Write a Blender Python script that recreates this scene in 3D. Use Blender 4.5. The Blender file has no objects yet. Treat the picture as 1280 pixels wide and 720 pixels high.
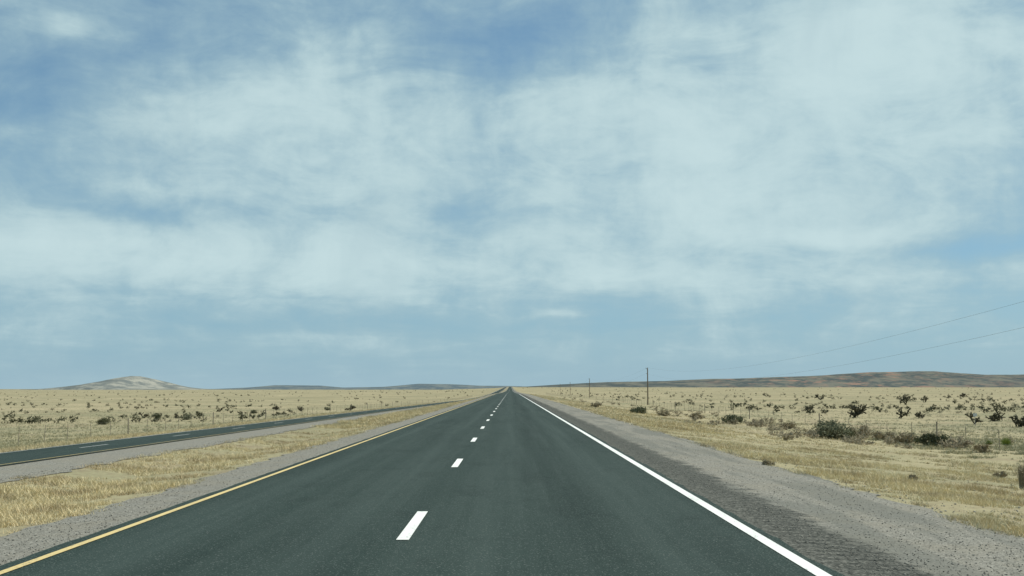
import bpy, math, random
import numpy as np
from mathutils import Vector
random.seed(7); rng=np.random.default_rng(11)
S=bpy.context.scene
FPX=1500.0; CAMH=1.65; PITCH=math.atan(126/1500.0); YAW=-2/1500.0

# ---------------- camera ----------------
cd=bpy.data.cameras.new("camera"); cam=bpy.data.objects.new("camera",cd); S.collection.objects.link(cam)
cam.location=(0,0,CAMH); cam.rotation_euler=(math.pi/2+PITCH,0,YAW)
cd.sensor_width=36; cd.lens=36*FPX/1280; cd.clip_start=0.1; cd.clip_end=120000
S.camera=cam
def pxdir(px,py):
    x=(px-640)/FPX; z=(360-py)/FPX; y=1.0
    y2=y*math.cos(PITCH)-z*math.sin(PITCH); z2=y*math.sin(PITCH)+z*math.cos(PITCH)
    c,s=math.cos(YAW),math.sin(YAW)
    v=Vector((x*c-y2*s, x*s+y2*c, z2)); v.normalize(); return v

# ---------------- numpy value noise ----------------
def vnoise(x,y,seed=0):
    x=np.asarray(x,float); y=np.asarray(y,float)
    xi=np.floor(x).astype(np.int64); yi=np.floor(y).astype(np.int64)
    fx=x-xi; fy=y-yi; fx=fx*fx*(3-2*fx); fy=fy*fy*(3-2*fy)
    def h(a,b):
        n=(a*374761393+b*668265263+seed*974634777)&0x7fffffff
        n=((n^(n>>13))*1274126177)&0x7fffffff
        n=n^(n>>16)
        return (n&0xffff)/65535.0
    return (h(xi,yi)*(1-fx)+h(xi+1,yi)*fx)*(1-fy)+(h(xi,yi+1)*(1-fx)+h(xi+1,yi+1)*fx)*fy
def fbm(x,y,seed=0,o=4):
    s=0;a=.5;t=0
    for i in range(o):
        s=s+a*vnoise(x*2**i,y*2**i,seed+i*17); t+=a; a*=.5
    return s/t

# ---------------- terrain ----------------
CX=[-60000,-200,-60,-32,-24,-19.9,-11.9,-9.8,-8.2,-5.9,-4.75,2.95,6.2,9,14,22,60,200,60000]
CZ=[-2.6,-2.6,-2.1,-1.7,-1.15,-0.78,-0.16,-0.14,-0.28,-0.10,-0.03,-0.03,-0.16,-0.45,-0.95,-1.6,-2.0,-2.3,-2.3]
xs=sorted(set(CX+[v for v in np.arange(-60,-24,3.0)]+[v for v in np.arange(24,60,3.0)]+[-22,-7,7.5,11.5,18]
   +[s*v for v in (70,82,95,110,130,150,175,230,270,320,400,500,650,800,1000,1300,1700,2200,3000,4000,6000,9000,14000,22000,35000) for s in (-1,1)]))
xs=np.array(xs,float)
ys=list(np.arange(-60,200,4.0)); st=4.0
while ys[-1]<60000:
    st*=1.03; ys.append(ys[-1]+st)
ys=np.array(ys)
X,Y=np.meshgrid(xs,ys)
Z=np.interp(X,CX,CZ)
Lf=np.interp(X,[-60000,-11.9,-5.9,60000],[1,1,0,0])
Z-=Lf*np.interp(Y,[-100,25,120,300,480,900,2500],[0,0,0.4,1.3,2.1,2.2,0.5])
rise=np.interp(Y,[-100,400,700,1200,2000,3000,4200,6000,60000],[0,0,-0.6,-0.8,1.0,4.5,9.0,9.0,9.0])
rw=np.interp(X,[-60000,-400,-60,0,60000],[0,0,.8,1,1])
Z+=rise*rw - (1-rw)*np.interp(Y,[0,800,3000,60000],[0,0,3,9])
off=np.interp(X,[-60000,-26,-21,8,13,60000],[1,1,0,0,1,1])
Z+=off*((fbm(X*.12,Y*.12,3)-.5)*.35+(fbm(X*.012,Y*.012,9)-.5)*1.5*np.interp(np.abs(X),[0,30,90,1e5],[0,.15,1,1]))
def zf(x,y):
    x=np.asarray(x,float); y=np.asarray(y,float)
    i=np.clip(np.searchsorted(xs,x)-1,0,len(xs)-2); j=np.clip(np.searchsorted(ys,y)-1,0,len(ys)-2)
    u=(x-xs[i])/(xs[i+1]-xs[i]); v=(y-ys[j])/(ys[j+1]-ys[j])
    return (Z[j,i]*(1-u)+Z[j,i+1]*u)*(1-v)+(Z[j+1,i]*(1-u)+Z[j+1,i+1]*u)*v
def place(px,py):
    d=pxdir(px,py); o=Vector((0,0,CAMH)); t=5.0
    while t<6000:
        p=o+d*t
        if p.z<float(zf(p.x,p.y)): break
        t*=1.004
    return p.x,p.y,float(zf(p.x,p.y))

def mkobj(name,verts,faces,mat,smooth=False):
    me=bpy.data.meshes.new(name)
    if isinstance(verts,np.ndarray):
        n=len(verts); me.vertices.add(n); me.vertices.foreach_set("co",verts.astype(np.float32).ravel())
        k=faces.shape[1]; m=len(faces)
        me.loops.add(m*k); me.loops.foreach_set("vertex_index",faces.astype(np.int32).ravel())
        me.polygons.add(m); me.polygons.foreach_set("loop_start",(np.arange(m)*k).astype(np.int32))
        me.polygons.foreach_set("loop_total",np.full(m,k,np.int32))
        me.update(calc_edges=True)
    else:
        me.from_pydata(verts,[],faces); me.update()
    if smooth:
        me.polygons.foreach_set("use_smooth",[True]*len(me.polygons))
    for mm in (mat if isinstance(mat,(list,tuple)) else [mat]): me.materials.append(mm)
    o=bpy.data.objects.new(name,me); S.collection.objects.link(o); return o
def gridfaces(ny,nx):
    a=np.arange(ny*nx).reshape(ny,nx)
    return np.stack([a[:-1,:-1].ravel(),a[:-1,1:].ravel(),a[1:,1:].ravel(),a[1:,:-1].ravel()],1)

# ---------------- material helpers ----------------
class NT:
    def __init__(s,nt): s.t=nt; s.n=nt.nodes; s.l=nt.links
    def new(s,ty,**k):
        n=s.n.new(ty)
        for a,b in k.items(): setattr(n,a,b)
        return n
    def put(s,sock,v):
        if isinstance(v,bpy.types.NodeSocket): s.l.new(v,sock)
        elif isinstance(v,(tuple,list)) and sock.type=='RGBA' and len(v)==3: sock.default_value=(*v,1)
        else: sock.default_value=v
    def m(s,op,a,b=0.0,c=None,clamp=False):
        n=s.new('ShaderNodeMath',operation=op,use_clamp=clamp); s.put(n.inputs[0],a); s.put(n.inputs[1],b)
        if c is not None: s.put(n.inputs[2],c)
        return n.outputs[0]
    def mix(s,f,a,b,bt='MIX'):
        n=s.new('ShaderNodeMix',data_type='RGBA',blend_type=bt); s.put(n.inputs[0],f); s.put(n.inputs[6],a); s.put(n.inputs[7],b); return n.outputs[2]
    def noise(s,vec,scale,detail=4,rough=.55,out=0,dist=0):
        n=s.new('ShaderNodeTexNoise'); s.put(n.inputs['Vector'],vec); n.inputs['Scale'].default_value=scale
        n.inputs['Detail'].default_value=detail; n.inputs['Roughness'].default_value=rough; n.inputs['Distortion'].default_value=dist
        return n.outputs[out]
    def mr(s,v,a,b,c=0.0,d=1.0,smooth=True):
        n=s.new('ShaderNodeMapRange'); n.interpolation_type='SMOOTHSTEP' if smooth else 'LINEAR'
        s.put(n.inputs[0],v)
        for i,q in enumerate((a,b,c,d)): n.inputs[i+1].default_value=q
        return n.outputs[0]
    def scale(s,vec,sc,rot=(0,0,0)):
        n=s.new('ShaderNodeMapping'); s.put(n.inputs['Vector'],vec); n.inputs['Scale'].default_value=sc; n.inputs['Rotation'].default_value=rot; return n.outputs[0]
def material(name,rough=.9,spec=.3):
    mt=bpy.data.materials.new(name); mt.use_nodes=True; t=NT(mt.node_tree); b=mt.node_tree.nodes['Principled BSDF']
    b.inputs['Roughness'].default_value=rough; b.inputs['Specular IOR Level'].default_value=spec
    g=t.new('ShaderNodeNewGeometry'); return mt,t,b,g
def bump(t,b,h,strength,dist):
    n=t.new('ShaderNodeBump'); n.inputs['Strength'].default_value=strength; n.inputs['Distance'].default_value=dist
    t.l.new(h,n.inputs['Height']); t.l.new(n.outputs[0],b.inputs['Normal'])

# ground
M_ground,t,b,g=material("dry_grassland",1,.05); P=g.outputs['Position']
n1=t.noise(P,.008,5,.6); n2=t.noise(P,.22,4,.6); n3=t.noise(P,5.0,3,.65); n4=t.noise(P,.03,6,.7,0,.5)
c=t.mix(t.mr(n1,.38,.62),(.33,.30,.18),(.425,.37,.23))
c=t.mix(t.m('MULTIPLY',t.mr(n4,.46,.60),.8),c,(.225,.225,.135))
c=t.mix(t.m('MULTIPLY',t.mr(n2,.48,.66),.6),c,(.275,.22,.145))
c=t.mix(t.m('MULTIPLY',t.mr(n3,.44,.64),.6),c,(.22,.18,.115))
t.l.new(c,b.inputs['Base Color']); bump(t,b,n3,.5,.05)

# grass
def grassmat(name,c1,c2,c3,c4):
    mt,t,b,g=material(name,.85,.15)
    r=g.outputs['Random Per Island']; n=t.noise(g.outputs['Position'],.55,4,.65); n2=t.noise(g.outputs['Position'],.06,3,.6)
    c=t.mix(r,c1,c2); c=t.mix(t.m('MULTIPLY',t.mr(n,.46,.60),.75),c,c3); c=t.mix(t.m('MULTIPLY',t.mr(n2,.48,.62),.5),c,c4)
    t.l.new(c,b.inputs['Base Color']); return mt
M_grass=grassmat("straw_grass",(.80,.695,.43),(.57,.47,.265),(.37,.285,.165),(.42,.38,.235))
M_fgrass=grassmat("pale_field_grass",(.51,.47,.31),(.38,.35,.21),(.28,.27,.165),(.28,.28,.17))

# asphalt
M_road,t,b,g=material("green_grey_asphalt",.9,.15); P=g.outputs['Position']
sx=t.new('ShaderNodeSeparateXYZ'); t.l.new(P,sx.inputs[0])
fine=t.noise(P,55,3,.75); mid=t.noise(P,7,4,.7); strk=t.noise(t.scale(P,(2.2,.035,1)),1,4,.65); big=t.noise(t.scale(P,(.5,.06,1)),1,3,.6); pat=t.noise(t.scale(P,(.9,.35,1)),1,5,.7)
c=t.mix(t.mr(fine,.36,.64),(.007,.017,.014),(.050,.077,.066))
c=t.mix(t.mr(mid,.42,.62,0,.6),c,(.018,.033,.028))
c=t.mix(t.mr(strk,.40,.64,0,.5),c,(.043,.063,.055))
c=t.mix(t.mr(big,.48,.70,0,.5),c,(.012,.024,.020))
c=t.mix(t.mr(pat,.52,.64,0,.4),c,(.014,.026,.022))
def band(x0,w,):
    a=t.m('SUBTRACT',sx.outputs[0],x0); a=t.m('DIVIDE',a,w); a=t.m('MULTIPLY',a,a); return t.m('POWER',2.718,t.m('MULTIPLY',a,-1.0))
wt=t.m('ADD',band(-3.8,.32),band(-2.0,.32)); wt=t.m('ADD',wt,t.m('ADD',band(-.1,.35),band(1.75,.35)))
c=t.mix(t.m('MULTIPLY',wt,t.mr(strk,.3,.7,.15,.55)),c,(.047,.069,.061))
c=t.mix(t.m('MULTIPLY',band(.85,.45),t.mr(strk,.3,.7,.5,.1)),c,(.012,.024,.020))
sp=t.new('ShaderNodeTexVoronoi'); t.l.new(P,sp.inputs['Vector']); sp.inputs['Scale'].default_value=26
c=t.mix(t.m('MULTIPLY',t.m('LESS_THAN',sp.outputs['Distance'],.22),.65),c,(.15,.172,.155))
t.l.new(c,b.inputs['Base Color']); bump(t,b,fine,.6,.012)

# shoulders gravel
def gravelmat(name,darkband):
    mt,t,b,g=material(name,.95,.1); P=g.outputs['Position']
    sx=t.new('ShaderNodeSeparateXYZ'); t.l.new(P,sx.inputs[0])
    v=t.new('ShaderNodeTexVoronoi'); t.l.new(P,v.inputs['Vector']); v.inputs['Scale'].default_value=45
    n=t.noise(P,60,2,.6); nb=t.noise(P,.8,5,.7)
    r=t.new('ShaderNodeSeparateXYZ'); t.l.new(v.outputs['Color'],r.inputs[0])
    c=t.mix(r.outputs[0],(.135,.132,.112),(.32,.308,.262))
    c=t.mix(t.mr(r.outputs[1],.72,1,0,.6),c,(.06,.06,.05))
    c=t.mix(t.mr(r.outputs[2],.85,1,0,.6),c,(.46,.44,.38))
    c=t.mix(t.mr(n,.45,.65,0,.3),c,(.13,.128,.108))
    c=t.mix(t.mr(nb,.42,.62,0,.40),c,(.235,.215,.165))
    if darkband:
        nE=t.noise(P,2.2,6,.75); nS=t.noise(t.scale(P,(1,.10,1)),1.3,4,.6)
        e=t.m('ADD',sx.outputs[0],t.m('MULTIPLY',t.m('SUBTRACT',nE,.5),1.3))
        e=t.m('ADD',e,t.m('MULTIPLY',t.m('SUBTRACT',nS,.5),.8))
        dm=t.mr(e,3.80,4.05,1,0)
        nn=t.noise(P,17,4,.8)
        dc=t.mix(t.mr(nn,.38,.60),(.016,.019,.016),(.125,.127,.108))
        dc=t.mix(t.mr(r.outputs[2],.72,1,0,.7),dc,(.24,.235,.20))
        wv=t.m('SINE',t.m('MULTIPLY',sx.outputs[1],20.5)); 
        rb=t.m('MULTIPLY',t.mr(wv,-.1,.7),t.mr(e,3.05,3.2))
        dc=t.mix(t.m('MULTIPLY',rb,.4),dc,(.020,.024,.021))
        c=t.mix(t.mr(nS,.45,.58,0,.55),c,(.125,.13,.112))
        c=t.mix(dm,c,dc)
    t.l.new(c,b.inputs['Base Color']); bump(t,b,n,.25,.006); return mt
M_gravR=gravelmat("grey_gravel",True); M_gravL=gravelmat("tan_gravel",False)

def paintmat(name,col,wear):
    mt,t,b,g=material(name,.6,.3); P=g.outputs['Position']
    n=t.noise(P,22,4,.75); n2=t.noise(t.scale(P,(1,.2,1)),3,3,.6)
    w=t.mr(t.m('ADD',t.m('MULTIPLY',n,.7),t.m('MULTIPLY',n2,.3)),wear,wear+.08)
    c=t.mix(w,col,(.10,.115,.105)); c=t.mix(t.mr(n2,.3,.7,0,.25),c,tuple(v*.72 for v in col))
    t.l.new(c,b.inputs['Base Color']); return mt
M_white=paintmat("white_road_paint",(.80,.81,.76),.55); M_yellow=paintmat("yellow_road_paint",(.66,.51,.22),.54)

def simple(name,c1,c2,scale=6,rough=.9,island=True):
    mt,t,b,g=material(name,rough,.1)
    f=g.outputs['Random Per Island'] if island else t.noise(g.outputs['Position'],scale,4,.65)
    c=t.mix(f,c1,c2); t.l.new(c,b.inputs['Base Color']); return mt
M_stone=simple("pebble",(.14,.135,.115),(.40,.38,.325))
M_sage=simple("sage_leaves",(.07,.08,.042),(.19,.195,.12))
M_dry=simple("dry_twigs",(.22,.185,.12),(.38,.325,.215))
M_cholla=simple("cholla_stem",(.035,.037,.024),(.125,.11,.07))
M_brush=simple("brush_leaves",(.04,.045,.026),(.12,.12,.07))
M_yucca=simple("yucca_blade",(.12,.17,.035),(.32,.36,.09))
M_wood=simple("weathered_wood",(.16,.12,.085),(.26,.21,.15),3,.9,False)
M_post=simple("fence_post_wood",(.20,.17,.13),(.34,.30,.23),3,.9,False)
M_steel=simple("galvanised_steel",(.20,.20,.19),(.30,.30,.28),3,.6,False)
M_signf=simple("sign_back",(.55,.56,.54),(.66,.66,.63),3,.5,False)

# ---------------- build ground & roads ----------------
mkobj("ground",np.stack([X.ravel(),Y.ravel(),Z.ravel()],1),gridfaces(len(ys),len(xs)),M_ground,True)
def strip(name,x0,x1,lift,mat,y0=-50,y1=4500,jag0=0,jag1=0,nx=2):
    yy=[y0]; 
    while yy[-1]<y1:
        y=yy[-1]; yy.append(y+ (.25 if (jag0 or jag1) and y<90 and y>8 else max(2,abs(y)*.02)))
    yy=np.array(yy); a=np.full(len(yy),float(x0)); bb=np.full(len(yy),float(x1))
    if jag0: a+=(fbm(yy*1.3,yy*0+3,5,5)-.5)*2*jag0
    if jag1: bb+=(fbm(yy*1.3,yy*0+9,8,5)-.5)*2*jag1
    xx=np.array([a+(bb-a)*k/(nx-1) for k in range(nx)]).T; Yv=np.repeat(yy[:,None],nx,1)
    zz=zf(xx,Yv)+lift
    return mkobj(name,np.stack([xx.ravel(),Yv.ravel(),zz.ravel()],1),gridfaces(len(yy),nx),mat)
strip("gravel_shoulder",2.90,6.25,.016,M_gravR,jag1=.4,nx=6)
strip("gravel_shoulder",-6.0,-4.70,.016,M_gravL,jag0=.32,nx=4)
strip("gravel_shoulder",-12.0,-9.7,.016,M_gravL,jag1=.25,nx=4)
strip("gravel_shoulder",-21.2,-19.8,.016,M_gravL,jag0=.3,nx=3)
strip("highway_road",-4.78,2.95,.030,M_road,jag0=.04,jag1=.06,nx=5)
strip("highway_road",-19.9,-11.9,.030,M_road,nx=5)
strip("road_edge_line",-4.62,-4.53,.036,M_yellow)
strip("road_edge_line",2.70,2.84,.036,M_white)
strip("road_edge_line",-12.32,-12.22,.036,M_yellow)
strip("road_edge_line",-19.55,-19.42,.036,M_white)
def dashes(name,xc,y0,n):
    V=[];F=[]
    for k in range(n):
        c=y0+12.2*k
        yy=[c-1.55,c-.5,c+.5,c+1.5]
        for i in range(3):
            q=[(xc-.07,yy[i]),(xc+.07,yy[i]),(xc+.07,yy[i+1]),(xc-.07,yy[i+1])]
            s=len(V); V+=[(a,bq,float(zf(a,bq))+.037) for a,bq in q]; F.append((s,s+1,s+2,s+3))
    mkobj(name,V,F,M_white)
dashes("lane_dash_marking",-1.18,2.65,130)
dashes("lane_dash_marking",-15.85,9.5,60)

# ---------------- grass ----------------
def grass(name,regions,mat):
    Vs=[]
    for (x0,x1,y0,y1,n,B,h0,h1,w,thr,pat) in regions:
        u=rng.random(n); yy=1/(1/y0+u*(1/y1-1/y0))
        xx=rng.uniform(x0,x1,n)
        if pat=='spread':
            m0=min(abs(x0),abs(x1)); xx=np.sign(x0+x1)*(m0+rng.random(n)*np.maximum(yy*.46-m0,0))
        vis=(np.abs(xx)<yy*.45+2); k=fbm(xx*.5,yy*.5,21,4)+.3*(vnoise(xx*2.5,yy*2.5,31)-.5)
        if pat=='edge':
            d=np.minimum(np.abs(xx-x0),np.abs(xx-x1)); k=k-.14*(d<.4)
        keep=vis&(k>thr)&(np.abs(xx)>5.5); xx=xx[keep]; yy=yy[keep]; kk=k[keep]; m=len(xx)
        zz=zf(xx,yy); sc=1+np.clip((yy-50)/150,0,4)
        hh=(rng.uniform(h0,h1,m)*(.5+1.6*np.clip(kk-thr,0,.5)))
        bx=np.repeat(xx,B)+rng.normal(0,.05,m*B)*np.repeat(sc,B); by=np.repeat(yy,B)+rng.normal(0,.05,m*B)*np.repeat(sc,B)
        bz=np.repeat(zz,B)-.01; bh=np.repeat(hh,B)*rng.uniform(.5,1.15,m*B)
        a=rng.uniform(0,2*np.pi,m*B); lean=rng.uniform(.2,1.3,m*B)*bh; la=rng.uniform(0,2*np.pi,m*B)
        ww=w*np.repeat(sc,B)*rng.uniform(.6,1.4,m*B)
        p0=np.stack([bx-np.cos(a)*ww,by-np.sin(a)*ww,bz],1); p1=np.stack([bx+np.cos(a)*ww,by+np.sin(a)*ww,bz],1)
        p2=np.stack([bx+np.cos(la)*lean,by+np.sin(la)*lean,bz+bh],1)
        Vs.append(np.stack([p0,p1,p2],1).reshape(-1,3))
    V=np.concatenate(Vs); F=np.arange(len(V)).reshape(-1,3)
    mkobj(name,V,F,mat)
grass("roadside_grass",[
 (-9.9,-5.75,12,70,14000,11,.05,.17,.0055,.42,'edge'),
 (-9.9,-5.75,60,500,6000,9,.10,.22,.010,.33,'edge'),
 (6.0,15,13,70,26000,11,.05,.17,.0055,.43,'edge'),
 (6.0,15,60,500,6000,9,.10,.22,.012,.36,'edge'),
 (13,26,28,200,15000,8,.07,.22,.008,.45,''),
 (-27,-20.8,44,400,8000,8,.12,.28,.010,.36,''),
],M_grass)
grass("field_grass",[
 (22,200,45,700,18000,6,.10,.30,.012,.44,'spread'),
 (-200,-26,55,700,18000,6,.12,.30,.012,.44,'spread'),
],M_fgrass)

# pebbles
def pebbles(name,regs,mat):
    octv=np.array([(1,0,0),(0,1,0),(-1,0,0),(0,-1,0),(0,0,.7),(0,0,-.4)],float)
    octf=np.array([(0,1,4),(1,2,4),(2,3,4),(3,0,4),(1,0,5),(2,1,5),(3,2,5),(0,3,5)])
    Vs=[];n0=0;Fs=[]
    for (x0,x1,y0,y1,n,s0,s1,lift) in regs:
        yy=1/(1/y0+rng.random(n)*(1/y1-1/y0)); xx=rng.uniform(x0,x1,n); s=s0+(s1-s0)*rng.random(n)**3
        v=octv[None]*rng.uniform(.6,1.3,(n,6,1))*s[:,None,None]
        a=rng.uniform(0,6.28,n); ca,sa=np.cos(a)[:,None],np.sin(a)[:,None]
        vx=v[:,:,0]*ca-v[:,:,1]*sa+xx[:,None]; vy=v[:,:,0]*sa+v[:,:,1]*ca+yy[:,None]; vz=v[:,:,2]+(zf(xx,yy)+lift)[:,None]
        Vs.append(np.stack([vx,vy,vz],2).reshape(-1,3)); Fs.append((octf[None]+(np.arange(n)*6)[:,None,None]+n0).reshape(-1,3)); n0+=n*6
    mkobj(name,np.concatenate(Vs),np.concatenate(Fs),mat)
pebbles("loose_gravel",[(3.2,6.5,9,60,9000,.005,.015,.02),(-6.1,-4.8,10,50,4000,.005,.015,.02),(-10.2,-9.6,20,60,1200,.008,.022,.015),(6.2,12,12,60,2500,.008,.03,.005)],M_stone)

# ---------------- plants ----------------
def tube(V,F,p,q,r0,r1,n=5):
    d=(q-p); 
    if d.length<1e-5: return
    d.normalize(); u=d.orthogonal().normalized(); w=d.cross(u); s=len(V)
    for c,r in ((p,r0),(q,r1)):
        for i in range(n):
            a=2*math.pi*i/n; V.append(tuple(c+(u*math.cos(a)+w*math.sin(a))*r))
    for i in range(n):
        j=(i+1)%n; F.append((s+i,s+j,s+n+j,s+n+i))
    F.append(tuple(s+n+i for i in range(n)))
def cholla_geo(R,H,dep=4):
    V=[];F=[]
    def rec(p,d,L,r,dep):
        q=p+d*L; tube(V,F,p,q,r,r*.85)
        for _ in range(6):   # spine tufts / short joints
            a=p.lerp(q,R.random()); dd=Vector((R.gauss(0,1),R.gauss(0,1),R.gauss(.2,1))).normalized(); tube(V,F,a,a+dd*r*R.uniform(1.6,3.4),r*.4,r*.1,3)
        if dep==0: return
        for _ in range(R.choice((2,3,3)) ):
            nd=(d*.7+Vector((R.gauss(0,.7),R.gauss(0,.7),R.gauss(.1,.45)))).normalized()
            rec(q,nd,L*R.uniform(.7,.95),r*.84,dep-1)
    for _ in range(R.choice((3,4,5))):
        a=R.uniform(0,6.28); rec(Vector((R.gauss(0,.05)*H,R.gauss(0,.05)*H,-.03)),Vector((math.cos(a)*.7,math.sin(a)*.7,R.uniform(.4,1.2))).normalized(),H*R.uniform(.14,.24),.024*H+.01,dep-1)
    mz=max(v[2] for v in V); k=H/mz
    return [(v[0]*k*.9,v[1]*k*.9,max(-.05,v[2]*k)) for v in V],F
def shrub_geo(R,W,H,n,ls=.05,twigs=40):
    V=[];F=[];ncl=max(6,int(n/45)); cl=[]
    for _ in range(ncl):
        a=R.uniform(0,6.283); rr=W*.5*math.sqrt(R.random())*.85; h=H*R.uniform(.2,.85)*(1-.5*(rr/(W*.5))**2)
        cl.append((Vector((rr*math.cos(a),rr*math.sin(a),h)),H*R.uniform(.13,.26)))
    for _ in range(twigs):
        c,_r=R.choice(cl); base=Vector((R.gauss(0,.06)*W,R.gauss(0,.06)*W,-.02)); tube(V,F,base,c+Vector((R.gauss(0,.05),R.gauss(0,.05),R.uniform(0,.2)))*H,.012*H+.004,.004,3)
    for _ in range(n):
        c,r=R.choice(cl); p=c+Vector((R.gauss(0,1),R.gauss(0,1),R.gauss(0,.8)))*r*.75
        if p.z<.01: p.z=R.uniform(.01,.1)*H
        u=Vector((R.gauss(0,1),R.gauss(0,1),R.gauss(.5,1))).normalized()*ls*R.uniform(.6,1.5); w=u.orthogonal().normalized()*ls*R.uniform(.25,.6)
        s=len(V); V+= [tuple(p-u),tuple(p+w),tuple(p+u),tuple(p-w)]; F.append((s,s+1,s+2,s+3))
    return V,F
def at(V,x,y,z,a=0):
    c,s=math.cos(a),math.sin(a); return [(v[0]*c-v[1]*s+x,v[0]*s+v[1]*c+y,v[2]+z) for v in V]
R=random.Random(3)
def put(name,V,F,mat,px,py):
    x,y,z=place(px,py); o=mkobj(name,V,F,mat); o.location=(x,y,z); o.rotation_euler[2]=R.uniform(0,6.28); return o
def pxm(px,py,s): x,y,z=place(px,py); return s*y/FPX
for (px,py,h) in [(1125,523,14),(1241,527,20),(1218,530,15),(1150,523,9),(1068,522,17),(1026,500,11),(1132,506,12),(1130,500,8),(1274,534,16),(1156,503,9),(1008,516,8),(1185,498,6),(958,496,6),(1205,497,6),
   (178,523,8),(221,523,8),(345,513,6),(376,514,8),(438,513,8),(45,527,7),(274,515,6)]:
    H=max(.6,min(2.4,pxm(px,py,h))); V,F=cholla_geo(R,H); put("cholla_cactus",V,F,M_cholla,px,py)
for (px,py,w,h,mat,nm) in [(1040,549,50,25,M_sage,"sagebrush"),(1072,548,34,18,M_dry,"dry_shrub"),(1058,550,30,15,M_sage,"sagebrush"),(915,530,28,12,M_sage,"sagebrush"),
   (1130,555,40,16,M_dry,"dry_shrub"),(1165,558,46,17,M_sage,"sagebrush"),(1200,560,40,14,M_dry,"dry_shrub"),(1020,546,26,14,M_dry,"dry_shrub"),(947,532,26,9,M_dry,"dry_shrub"),(985,536,24,9,M_dry,"dry_shrub"),
   (1278,612,24,34,M_dry,"dry_shrub"),(1250,598,18,10,M_dry,"dry_shrub"),(870,524,20,8,M_dry,"dry_shrub"),(797,517,24,9,M_sage,"sagebrush"),(742,509,22,6,M_dry,"dry_shrub"),(1100,550,36,12,M_dry,"dry_shrub"),
   (1230,566,30,12,M_dry,"dry_shrub"),(130,531,17,9,M_sage,"sagebrush"),(196,524,12,8,M_sage,"sagebrush"),(234,525,12,8,M_sage,"sagebrush"),(317,517,9,5,M_sage,"sagebrush"),(409,513,9,5,M_sage,"sagebrush"),(960,582,16,7,M_dry,"dry_shrub"),(1140,600,14,7,M_dry,"dry_shrub"),(830,520,18,7,M_dry,"dry_shrub")]:
    W=pxm(px,py,w); H=pxm(px,py,h); V,F=shrub_geo(R,W,H,1500 if mat is M_sage else 700,.035*max(.6,min(W,2.5)),90 if mat is M_sage else 220); put(nm,V,F,mat,px,py)
def yucca_geo(R,H,n=150):
    V=[];F=[]
    for _ in range(n):
        a=R.uniform(0,6.28); e=R.uniform(.1,1.5); d=Vector((math.cos(a)*math.cos(e),math.sin(a)*math.cos(e),math.sin(e))); L=H*R.uniform(.7,1.05)
        w=d.orthogonal().normalized()*.02; s=len(V); V+=[tuple(w),tuple(-w),tuple(d*L)]; F.append((s,s+1,s+2))
    return V,F
V,F=yucca_geo(R,pxm(1258,557,13)); put("yucca_plant",V,F,M_yucca,1258,557)
V,F=yucca_geo(R,pxm(1236,556,7)); put("yucca_plant",V,F,M_yucca,1236,556)
lib=[shrub_geo(R,R.uniform(1.0,1.6),R.uniform(.7,1.1),46,.14,5) for _ in range(10)]
def brush(name,n,side,mat,ymin,ymax,near):
    V=[];F=[];k=0
    while k<n:
        if R.random()<near: y=1/(1/ymin+R.random()*(1/ymax-1/ymin))
        else: y=math.exp(R.uniform(math.log(300),math.log(ymax)))
        x=side*R.uniform(30,y*.46+5)
        if R.random()>.3+2.2*max(0,float(fbm(x*.02,y*.008,44))-.42)*2: continue
        g=R.choice(lib); sc=R.uniform(.35,1.05)*(1.0+min(1.6,y/1400)); s=len(V)
        a=R.uniform(0,6.28); z=float(zf(x,y)); V+=at([(v[0]*sc,v[1]*sc,v[2]*sc) for v in g[0]],x,y,z,a); F+=[tuple(i+s for i in f) for f in g[1]]; k+=1
    mkobj(name,V,F,mat)
brush("distant_brush",620,-1,M_brush,140,4500,.36)
brush("distant_brush",700,1,M_brush,160,4500,.42)
V=[];F=[]
for _ in range(110):
    y=1/(1/62+R.random()*(1/420-1/62)); x=R.gauss(21,4.0)
    if x<13: continue
    g=shrub_geo(R,R.uniform(.6,1.8),R.uniform(.25,.65),90,.07,25); s=len(V); V+=at(g[0],x,y,float(zf(x,y))); F+=[tuple(i+s for i in f) for f in g[1]]
mkobj("verge_scrub",V,F,M_dry)

# ---------------- fences ----------------
def fence(name,x,y0,y1,stp):
    o=bpy.data.objects.new(name,None); S.collection.objects.link(o)
    V=[];F=[];V2=[];F2=[]; y=y0; prev=None;k=0
    while y<y1:
        z=float(zf(x,y)); hx=x+R.gauss(0,.04); wood=(k%6==0)
        tube(V,F,Vector((hx,y,z-.1)),Vector((hx+R.gauss(0,.03),y+R.gauss(0,.03),z+(1.25 if wood else 1.1))),.05 if wood else .022,.045 if wood else .018,6 if wood else 4)
        tops=[Vector((hx,y,z+h)) for h in (.35,.6,.85,1.05)]
        if prev:
            for a,bq in zip(prev,tops): tube(V2,F2,a,bq,.003,.003,3)
        prev=tops; y+=stp*R.uniform(.9,1.1); k+=1
    a=mkobj("posts",V,F,M_post); bq=mkobj("wires",V2,F2,M_steel); a.parent=o; bq.parent=o
fence("wire_fence",-28.5,40,900,4.2)
fence("wire_fence",26.5,45,900,5.0)

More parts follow.
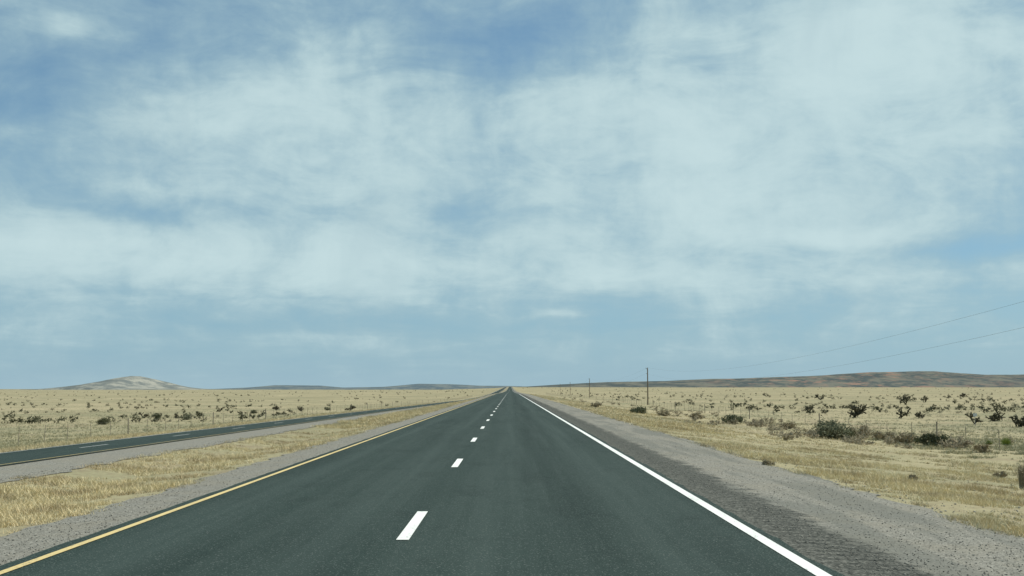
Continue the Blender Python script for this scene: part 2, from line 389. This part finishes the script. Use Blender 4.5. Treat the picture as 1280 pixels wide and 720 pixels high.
# ---------------- utility poles & lines ----------------
poles=[(26,-6),(28.4,249),(33,502),(37.5,755),(41.8,1010)]
tops=[]
for pi,(x,y) in enumerate(poles):
    V=[];F=[]; z=float(zf(x,y)) ; ztop=(9.9,5.9,5.9,5.8,5.8)[pi]
    o=bpy.data.objects.new("utility_pole",None); S.collection.objects.link(o)
    tube(V,F,Vector((x,y,z-.3)),Vector((x,y,ztop)),.15,.10,10)
    sh=mkobj("pole_shaft",V,F,M_wood,False); sh.parent=o
    V=[];F=[]
    tube(V,F,Vector((x-.12,y,ztop-.15)),Vector((x-.30,y,ztop-.1)),.05,.05,6); tube(V,F,Vector((x-.3,y,ztop-.1)),Vector((x-.3,y,ztop+.1)),.06,.04,6)
    tube(V,F,Vector((x-.12,y,ztop-1.15)),Vector((x-.30,y,ztop-1.1)),.05,.05,6); tube(V,F,Vector((x,y,ztop)),Vector((x,y,ztop+.18)),.05,.03,6)
    i=mkobj("insulators",V,F,M_steel); i.parent=o
    tops.append((Vector((x,y,ztop+.15)),Vector((x-.3,y,ztop-1.1))))
V=[];F=[]
for a,bq in zip(tops[:-1],tops[1:]):
    for k in (0,1):
        sag=3.6+.2*k; N=28; pp=None
        for i in range(N+1):
            t_=i/N; p=a[k].lerp(bq[k],t_); p.z-=4*sag*t_*(1-t_)*(1 if a[k].y<100 else .55)
            if pp is not None: tube(V,F,pp,p,.006,.006,4)
            pp=p
mkobj("power_line",V,F,M_steel)
x,y,z=place(1219,533)
o=bpy.data.objects.new("field_marker_sign",None); S.collection.objects.link(o)
V=[];F=[]; tube(V,F,Vector((x,y,z-.1)),Vector((x,y,z+1.2)),.03,.03,6); a=mkobj("post",V,F,M_steel); a.parent=o
V=[(x-.18,y-.05,z+.95),(x+.18,y-.05,z+.95),(x+.18,y-.05,z+1.25),(x-.18,y-.05,z+1.25),(x-.18,y-.035,z+.95),(x+.18,y-.035,z+.95),(x+.18,y-.035,z+1.25),(x-.18,y-.035,z+1.25)]
F=[(0,1,2,3),(5,4,7,6),(0,4,5,1),(1,5,6,2),(2,6,7,3),(3,7,4,0)]; a=mkobj("plate",V,F,M_signf); a.parent=o

# ---------------- hills ----------------
def hill(name,prof,D,depth,mat,rough=.12,seed=0,nx=260,ny=36):
    pxs=[p[0] for p in prof]; hs=[(486-p[1])/FPX*D+CAMH for p in prof]
    x0=(pxs[0]-638)/FPX*D; x1=(pxs[-1]-638)/FPX*D
    XX=np.linspace(x0,x1,nx); YY=np.linspace(-1,1,ny); gx,gy=np.meshgrid(XX,YY)
    base=np.interp(gx,[(p-638)/FPX*D for p in pxs],hs)
    cross=np.clip(1-np.abs(gy)**1.3,0,1)**.8
    k=D/10000; nn=fbm(gx/(420*k)+seed,gy*depth/(420*k),seed,5); rid=np.abs(fbm(gx/(260*k),gy*depth/(700*k)+5,seed+3,4)-.5)*2
    zz=base*cross*(1+rough*(nn-.5)*2)-rid*np.minimum(base,60*k)*.45*(1-np.abs(gy))*np.clip(np.abs(gy)*4,0,1)
    zz=np.where(cross<=0.001,-30,zz-4)
    V=np.stack([gx.ravel(),(D+gy*depth).ravel(),zz.ravel()],1)
    return mkobj(name,V,gridfaces(ny,nx),mat,True)
def hillmat(name,c1,c2,red=None,sc=.006):  # c1/c2: distance haze is painted into these bluish-grey base colours
    mt,t,b,g=material(name,1,0); P=g.outputs['Position']
    n=t.noise(t.scale(P,(1,.5,3)),sc,5,.7); n2=t.noise(P,sc*.18,3,.5)
    c=t.mix(t.mr(n,.42,.6),c1,c2)
    if red:
        sx=t.new('ShaderNodeSeparateXYZ'); t.l.new(P,sx.inputs[0])
        m=t.m('MULTIPLY',t.mr(t.noise(t.scale(P,(1,.3,5)),sc*1.6,5,.7),.50,.62),t.m('MULTIPLY',t.mr(sx.outputs[0],1100,1900),t.mr(sx.outputs[0],2600,4000,1,.25)))
        c=t.mix(t.m('MULTIPLY',m,t.mr(n2,.35,.55,.4,.9)),c,red)
    t.l.new(c,b.inputs['Base Color']); return mt
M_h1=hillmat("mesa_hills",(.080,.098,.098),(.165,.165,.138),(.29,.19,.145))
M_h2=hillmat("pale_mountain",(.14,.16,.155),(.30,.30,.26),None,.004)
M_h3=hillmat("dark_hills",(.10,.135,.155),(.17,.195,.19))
hill("mesa_hills",[(600,486),(650,483),(700,480),(760,477),(830,475.5),(880,473),(930,472),(985,470),(1040,467.5),(1085,465),(1130,464),(1165,463.5),(1195,466),(1230,468),(1300,467),(1380,466),(1500,470),(1650,480)],10000,1500,M_h1,.05,4,420,50)
hill("mountain",[(10,491),(60,489.5),(95,487),(115,485),(131,480),(146,476),(156,472.5),(166,469.5),(176,469.5),(186,472.5),(197,478),(207,481),(217,484),(240,486),(275,489),(300,491)],12000,1600,M_h2,.05,8,300,50)
hill("dark_hills",[(-500,489),(-200,487),(0,490),(60,489.5),(110,487),(200,486),(280,486.5),(310,484),(345,481),(400,481.5),(430,484),(480,483),(525,479),(560,479.5),(600,481.5),(640,482),(690,484)],14000,1500,M_h3,.06,12,360,36)

# ---------------- sky / world ----------------
SUN_AZ=62; SUN_EL=50
W=bpy.data.worlds.new("World"); S.world=W; W.use_nodes=True; W.name="sky"
try: W.cycles.sampling_method='MANUAL'; W.cycles.sample_map_resolution=256
except Exception as ex: print(ex)
t=NT(W.node_tree); bg=W.node_tree.nodes['Background']; bg.inputs['Strength'].default_value=.1
sky=t.new('ShaderNodeTexSky'); sky.sky_type='NISHITA'; sky.sun_disc=False
sky.sun_elevation=math.radians(SUN_EL); sky.sun_rotation=math.radians(SUN_AZ); sky.air_density=1.0; sky.dust_density=1.0; sky.ozone_density=1.5; sky.altitude=1500
tc=t.new('ShaderNodeTexCoord'); G=tc.outputs['Generated']
sp=t.new('ShaderNodeSeparateXYZ'); t.l.new(G,sp.inputs[0]); dx,dz=sp.outputs[0],sp.outputs[2]
wn=t.new('ShaderNodeTexNoise'); t.l.new(t.scale(G,(1,1,1.6)),wn.inputs['Vector']); wn.inputs['Scale'].default_value=8; wn.inputs['Detail'].default_value=4; wn.inputs['Roughness'].default_value=.55
ws=t.new('ShaderNodeSeparateXYZ'); t.l.new(wn.outputs['Color'],ws.inputs[0])
wx=t.m('ADD',dx,t.m('MULTIPLY',t.m('SUBTRACT',ws.outputs[0],.5),.12)); wz=t.m('ADD',dz,t.m('MULTIPLY',t.m('SUBTRACT',ws.outputs[1],.5),.05))
blobs=[(700,180,400,120,.45),(1100,130,330,190,.50),(290,185,200,75,.48),(110,310,260,50,.66),(440,335,230,60,.50),(900,290,240,70,.38),(1240,20,220,100,.35),(80,35,50,16,.50),(400,95,150,60,.35),
 (620,50,90,40,-.38),(600,272,55,24,-.45),(195,257,80,18,-.42),(1200,308,150,15,-.50),(50,130,150,60,-.36),(200,10,120,40,-.2),(690,401,60,6,.45),(1050,303,70,12,.50),(600,405,600,14,-.16),(1150,350,260,24,.35),(20,400,80,18,.4),(740,345,70,26,.38),(1150,410,220,22,.3),(330,425,300,20,.2),(800,440,300,16,.15)]
tot=.42
for (px,py,sx_,sy_,am) in blobs:
    d=pxdir(px,py); a=t.m('MULTIPLY',t.m('SUBTRACT',wx,d.x),FPX/sx_); bq=t.m('MULTIPLY',t.m('SUBTRACT',wz,d.z),FPX/sy_)
    e=t.m('MULTIPLY_ADD',a,a,t.m('MULTIPLY',bq,bq)); e=t.m('POWER',2.71828,t.m('MULTIPLY',e,-1.0))
    tot=t.m('MULTIPLY_ADD',e,am,tot)
f1=t.noise(t.scale(G,(1,1,2.0)),9,6,.6,0,.7); f2=t.noise(t.scale(G,(1,1,1.5)),34,6,.64,0,.5)
f3=t.noise(t.scale(G,(2.6,1,.7),(0,.35,0)),6,4,.55,0,.3)
f4=t.noise(t.scale(G,(1,1,5.5),(0,-.06,0)),12,5,.6,0,.4)
low=t.mr(dz,.02,.14,1.0,.25)
det=t.m('ADD',t.m('MULTIPLY',t.m('SUBTRACT',f1,.5),1.35),t.m('MULTIPLY',t.m('SUBTRACT',f2,.5),.5))
det=t.m('ADD',det,t.m('MULTIPLY',t.m('SUBTRACT',f3,.5),.9))
det=t.m('ADD',det,t.m('MULTIPLY',t.m('MULTIPLY',t.m('SUBTRACT',f4,.5),1.3),low))
dens=t.m('ADD',tot,det)
mask=t.mr(dens,-.15,1.12,0,.95)
ccol=t.mix(t.mr(dens,.40,1.5),(3.6,5.25,5.85),(5.7,7.3,7.5))
ccol=t.mix(t.m('MULTIPLY',t.mr(f3,.52,.72),.30),ccol,(3.6,5.1,5.7))
blue=t.mix(1.0,sky.outputs[0],(.78,.96,.92),'MULTIPLY')
blue=t.mix(.35,blue,(2.0,3.6,5.1))
hz=t.m('POWER',2.71828,t.m('MULTIPLY',t.m('MAXIMUM',dz,0.0),-9.0))
blue=t.mix(t.m('MULTIPLY',hz,.65),blue,(2.0,3.9,5.8))
c=t.mix(mask,blue,ccol)
hz2=t.m('POWER',2.71828,t.m('MULTIPLY',t.m('MAXIMUM',dz,0.0),-40.0))
c=t.mix(t.m('MULTIPLY',hz2,.75),c,(3.6,5.1,5.85))
t.l.new(c,bg.inputs['Color'])

sl=bpy.data.lights.new("sun","SUN"); sl.energy=4.7; sl.angle=math.radians(.6); sl.color=(1,.955,.85)
so=bpy.data.objects.new("sun",sl); S.collection.objects.link(so)
e,a=math.radians(SUN_EL),math.radians(SUN_AZ)
sd=Vector((math.sin(a)*math.cos(e),math.cos(a)*math.cos(e),math.sin(e)))
so.rotation_euler=sd.to_track_quat('Z','Y').to_euler(); so.location=(0,0,50)
S.view_settings.view_transform='Standard'; S.view_settings.look='None'; S.view_settings.exposure=0
